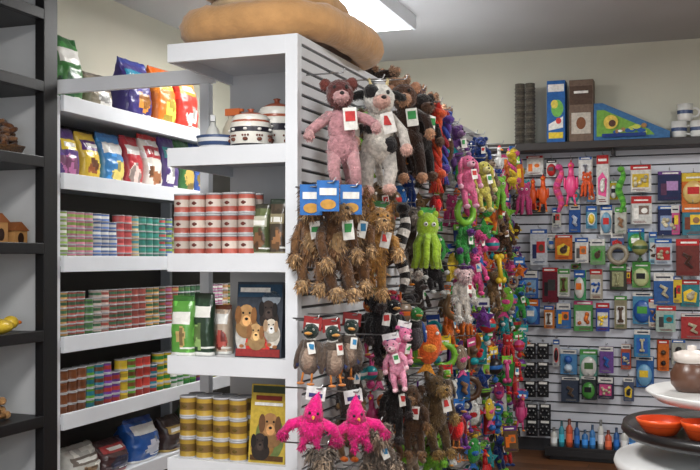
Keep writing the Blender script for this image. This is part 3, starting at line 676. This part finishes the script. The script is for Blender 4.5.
# ---------- back wall goods ----------
random.seed(15)
def wall(name,fn,px,py,off=.12,rz=0):
    p=onY(px,py,YB-off); m=M(); m.T=Matrix.Translation(p); hook(m,off-.03,(0,1,0)); m.T=TR(p,rz); fn(m); m.build(name)
def pk(cx,y0,y1,w,bg,hd,pic,pr,bl=True,off=.10):
    s=6.95/960; wall('blister_pack' if bl else 'treat_bag',lambda m:card(m,w*s,(y1-y0)*s,(bg,hd,pic,pr),3,bl),cx+random.uniform(-1.5,1.5),y0+random.uniform(-2,2),off,random.uniform(-.15,.15))
R_=(200,44,44);B_=(44,96,176);G_=(80,160,70);O_=(232,120,40);Y_=(236,200,60);P_=(110,60,140);T_=(40,150,160);N_=(34,44,90);K_=(30,30,34);PK=(230,90,150)
D=[(536,155,176,17,WH,R_,(230,220,210),O_),(552,158,176,12,WH,K_,R_,(80,80,80)),(586,156,178,13,WH,B_,(220,220,220),(120,120,130)),(604,155,200,12,WH,R_,PK,WH),(641,166,193,20,WH,R_,Y_,(60,60,60)),(641,197,222,20,(230,230,225),R_,(120,100,90),WH),(668,172,201,23,N_,P_,(180,140,190),(90,50,80)),(692,172,201,22,O_,Y_,(240,200,120),R_),
(536,196,214,16,(60,60,66),WH,(160,160,160),R_),(538,229,262,18,(220,225,235),B_,R_,N_),(553,232,250,10,(60,140,170),WH,WH,B_),(575,206,232,13,B_,WH,T_,(200,210,230)),(590,207,230,13,(90,160,190),B_,WH,Y_),(606,206,234,13,WH,B_,(120,170,200),R_),(622,206,232,12,(200,200,190),G_,WH,(80,90,60)),
(563,236,262,17,O_,R_,Y_,WH),(582,238,262,14,WH,B_,O_,(90,90,90)),(598,238,262,14,(130,180,120),WH,G_,(50,50,50)),(616,232,250,14,(90,110,160),WH,R_,Y_),(637,228,252,20,T_,B_,G_,WH),(668,206,236,23,N_,B_,(150,170,210),(60,40,60)),(692,206,236,22,(60,130,150),O_,Y_,(120,60,40)),
(531,271,298,17,(60,110,190),WH,(140,180,220),R_),(549,268,300,15,(120,30,50),R_,(60,60,60),K_),(565,270,298,14,WH,G_,(130,160,90),(90,60,40)),(581,272,299,14,(80,170,110),B_,WH,O_),(597,270,300,14,(200,190,170),R_,WH,B_),(617,262,288,16,(70,70,60),G_,(160,160,120),K_),(640,263,290,20,(110,170,90),G_,(200,210,150),K_),(663,240,266,18,(200,210,220),B_,R_,(90,90,90)),(687,240,272,24,(120,50,44),R_,(190,140,90),(70,40,30)),
(531,300,326,17,(60,110,190),O_,(90,160,220),WH),(548,304,328,12,(220,130,50),B_,WH,R_),(563,302,328,15,(60,120,190),WH,O_,Y_),(584,302,334,19,(90,170,90),PK,WH,O_),(602,304,330,13,(60,80,170),R_,WH,Y_),(620,296,326,13,(160,150,120),G_,WH,K_),(641,292,323,20,(80,150,190),WH,B_,G_),(665,271,300,20,(50,100,170),WH,(90,160,200),O_),(691,278,306,21,(50,140,150),R_,Y_,N_),(667,306,333,20,(180,200,190),R_,T_,(60,60,60)),(692,312,336,22,(190,60,60),WH,Y_,K_),
(569,348,375,17,(90,150,200),WH,B_,(200,220,240)),(588,348,375,17,(120,190,170),G_,WH,(70,110,60)),(607,348,375,17,(120,80,160),WH,PK,B_),(569,378,401,17,(60,70,90),WH,B_,K_),(588,378,401,17,(50,60,60),WH,G_,K_),(607,378,401,17,(60,50,80),WH,PK,K_),(643,328,355,19,(60,140,190),WH,B_,O_),(645,358,388,20,(50,110,180),WH,(120,180,220),Y_),(663,342,372,12,O_,R_,WH,K_),(680,340,366,16,(190,190,180),B_,O_,K_),
(575,186,200,9,WH,B_,T_,R_),(591,190,202,9,(90,140,190),WH,O_,WH),(556,206,226,9,(210,210,200),B_,R_,K_),(613,182,200,9,Y_,G_,WH,K_),(628,268,286,8,(180,60,60),WH,Y_,K_),(652,232,262,9,(150,200,220),B_,WH,O_),(654,300,330,9,(230,220,200),R_,B_,K_),(574,264,270,9,G_,WH,R_,K_),(556,340,366,8,(200,200,200),B_,R_,K_),(625,345,372,9,(200,90,60),WH,B_,K_),(628,376,398,10,(80,90,120),WH,Y_,K_),(676,206,232,8,PK,WH,Y_,K_),(676,276,300,8,Y_,B_,R_,K_)]
for i,d in enumerate(D):
    pk(d[0],d[1],d[2],d[3]*.96,d[4],d[5],d[6],d[7],i%3!=1,random.choice([.08,.10,.14]))
for px,py in ((530,343),(543,343),(530,362),(543,362),(530,381),(543,381),(532,404),(545,404),(532,420),(545,420)):
    def fc(m):
        m.box((0,0,-.06),(.085,.003,.12),(34,34,38),PA); m.torus((0,-.012,-.07),.028,.007,(20,20,22),PG,rot=(math.pi/2,0,0),n=14)
        for k in range(6): a=k*math.pi/3; m.ell((.028*math.cos(a),-.02,-.07+.028*math.sin(a)),.006,(215,215,220),ST,n=8,k=6)
        m.box((0,-.003,-.015),(.06,.001,.018),WH,PA)
    wall('carded_dog_collar',fc,px,py,.10)
wall('rubber_chicken_toy',lambda m:chicken(m,.28,(232,96,40)),543,174,.16); wall('rubber_chicken_toy',lambda m:chicken(m,.24,(232,90,40)),533,178,.14)
wall('squeaky_caterpillar_toy',lambda m:snake(m,.34,(230,80,150),(226,90,120)),559,166,.14); wall('rubber_chicken_toy',lambda m:chicken(m,.34,(236,80,140)),571,160,.16)
wall('squeaky_crab_toy',lambda m:octo(m,.18,(228,90,40)),587,172,.16); wall('squeaky_caterpillar_toy',lambda m:snake(m,.32,(110,190,70),(80,160,60)),621,168,.14)
wall('rubber_ring_toy',lambda m:ring(m,.2,(150,140,120)),618,242,.14); wall('ball_on_rope_toy',lambda m:ball(m,.2,(150,150,90),(60,90,60)),640,232,.16)
for px in (497,508,519):
    py=160+random.uniform(0,12)
    while py<430:
        if px==519 and py>255: break
        nm,fn=rnd_toy(.85,.8); wall(nm,fn,px+random.uniform(-3,3),py,random.uniform(.13,.2),random.uniform(-.5,.5)); py+=random.uniform(20,27)
x=-1.0
for i in range(13):
    h=random.uniform(.12,.24); c=random.choice([(60,120,180),(40,90,150),(210,210,205),(200,90,60),(60,50,60),(60,150,170),(50,54,60)]); 
    m=M(); r=random.uniform(.02,.025)
    m.lathe([(0,0,c),(r,0,c),(r,h*.2,dk(c,1.4)),(r,h*.5,c),(r,h*.68,c),(r*.5,h*.78,c),(r*.45,h*.8,dk(c,.5)),(r*.45,h,dk(c,.5)),(0,h,c)],(x,YB-.22+random.uniform(-.02,.02),.0755),c,PG,14)
    m.build('shampoo_bottle'); x+=.055

# ---------- goods on wall shelf ----------
zt=zs+.001; yy=YB-.14
def wx(px): return onY(px,258,yy).x
m=M(); 
for dx in(-.037,.037):
    m.lathe([(0,0),(.036,0),(.036,.45),(.036,.455),(.028,.455),(.028,.44),(0,.44)],(wx(525)+dx,yy,zt),(92,86,76),PL,20)
    for k in range(16):
        m.torus((wx(525)+dx,yy,zt+.012+k*.027),.036,.005,(112,104,90) if k%2 else (70,64,56),PL,n=16)
m.build('wicker_perch_pair')
def pbox(name,px,w,d,h,bg,fs):
    m=M(); m.T=TR((wx(px),yy,zt)); m.box((0,0,h/2),(w,d,h),bg,PA); fs(m,w,d,h); m.build(name,.002)
def f1(m,w,d,h):
    m.box((0,-d/2-.001,h*.88),(w*.9,.001,h*.12),WH,PA); m.disc(.01,h*.55,w*.34,h*.14,-d/2-.002,(120,190,90)); m.disc(-.01,h*.62,w*.2,h*.07,-d/2-.003,(230,210,90)); m.box((0,-d/2-.001,h*.12),(w*.8,.001,h*.1),(230,200,60),PA); m.prism([(-w*.4,h*.2),(w*.4,h*.24),(w*.4,h*.42),(-w*.4,h*.3)],-d/2-.003,-d/2,WH,PA); m.disc(.02,h*.35,w*.15,h*.05,-d/2-.004,(210,60,60))
pbox('toy_box',557,.13,.12,.455,(40,100,170),f1)
def f2(m,w,d,h):
    m.box((0,-d/2-.001,h*.3),(w*.8,.001,h*.34),(196,188,176),PA); m.box((0,-d/2-.001,h*.75),(w*.94,.001,h*.3),(86,66,54),PA); m.disc(0,h*.3,w*.2,h*.1,-d/2-.002,(130,80,50)); m.box((0,-d/2-.002,h*.8),(w*.6,.001,h*.04),WH,PA)
pbox('cardboard_box',582,.17,.12,.45,(116,96,82),f2)
m=M(); m.T=TR((wx(632),yy,zt)); w=.26
m.prism([(-w,0),(w,0),(w,.05),(-w+.06,.27),(-w,.27)],-.07,.07,(60,110,160),PA); m.prism([(-w+.02,.03),(w-.1,.03),(w-.14,.07),(-w+.07,.22),(-w+.02,.22)],-.073,-.07,(120,170,70),PA)
for q in range(16): m.disc(random.uniform(-.22,.1),.05+random.uniform(0,.05),random.uniform(.01,.03),random.uniform(.008,.02),-.0745-.0006*q,random.choice([(80,140,60),(200,210,90),WH,(40,90,160),(170,130,80)]))
m.disc(-.14,.13,.05,.05,-.086,(230,200,90)); m.disc(-.13,.12,.025,.025,-.088,(90,60,50)); m.box((-.05,-.088,.035),(.3,.002,.025),(30,60,130),PA)
m.build('pet_ramp_box')
m=M()
def mug(m,x,z):
    m.lathe([(0,0),(.045,0),(.05,.02),(.055,.12),(.05,.12),(.045,.02),(0,.015)],(x,yy,z),(226,226,222),PG,20); m.lathe([(.0535,.05),(.0545,.075)],(x,yy,z),(60,80,120),PG,20)
    m.torus((x+.065,yy,z+.06),.03,.008,(226,226,222),PG,rot=(math.pi/2,0,0),n=14)
mug(m,wx(679),zt); mug(m,wx(698),zt); mug(m,wx(685),zt+.121); m.build('stack_of_pet_mugs')

# ---------- tiered table bottom right ----------
tx,ty=.116,2.81
m=M(); za,zb,zc=EYE-.37,EYE-.462,EYE-.55
m.lathe([(0,zc-.03),(.34,zc-.03),(.345,zc-.015),(.34,zc),(0,zc)],(tx,ty,0),(206,206,206),WD,64)
m.lathe([(0,zb-.028),(.31,zb-.028),(.325,zb-.012),(.32,zb+.008),(.30,zb),(0,zb)],(tx,ty,0),(28,26,28),PG,64)
m.lathe([(0,za-.02),(.23,za-.02),(.26,za+.004),(.255,za+.008),(.235,za),(0,za)],(tx,ty,0),(214,214,212),PG,64)
m.lathe([(0,0),(.24,0),(.24,.02),(.06,.04),(.03,.08),(.03,za-.02)],(tx,ty,0),(60,60,62),ST,28)
m.build('tiered_display_table')
def pos(px,d): 
    s=(px-350)/960*d; return Vector((-SN*d+CS*s,CS*d+SN*s,0))
def bowl(px,d,z,r,h,c,c2):
    p=pos(px,d); m=M(); m.lathe([(0,0,c),(r*.6,0,c),(r*.95,h*.8,c),(r,h,c),(r*.95,h,c2),(r*.85,h*.55,c2),(r*.5,h*.2,c2),(0,h*.18,c2)],(p.x,p.y,z),c,PG,36); m.build('pet_food_bowl')
bowl(661,2.52,zb+.001,.064,.04,(222,84,34),(196,62,26)); bowl(703,2.44,zb+.001,.055,.045,(222,84,34),(196,62,26))
def gjar(px,d,z):
    p=pos(px,d); m=M(); c=(88,58,44); l=(206,196,188)
    m.lathe([(0,0,c),(.04,0,c),(.056,.02,c),(.058,.05,c),(.045,.075,c),(.04,.08,l),(.048,.085,l),(.05,.105,l),(.03,.112,l),(.012,.115,l),(.012,.125,l),(0,.128,l)],(p.x,p.y,z),c,PG,30); m.build('treat_canister')
gjar(692,2.66,za+.001)
m=M(); p=pos(681,2.6); m.T=TR((p.x,p.y,zb)); 
for i in range(8): m.ell((random.uniform(-.02,.02),random.uniform(-.02,.02),.012+random.uniform(0,.015)),(.012,.01,.01),random.choice([G_,Y_,O_,WH]),PG,n=8,k=6)
m.build('small_treat_pile')

# ---------- camera ----------
cd=bpy.data.cameras.new('cam'); co=bpy.data.objects.new('camera',cd); bpy.context.collection.objects.link(co)
co.location=(0,0,EYE); co.rotation_euler=(math.radians(90),0,TH); cd.sensor_width=36; cd.lens=36*960/700; cd.shift_y=23/700
bpy.context.scene.camera=co
bpy.context.scene.view_settings.view_transform='Standard'
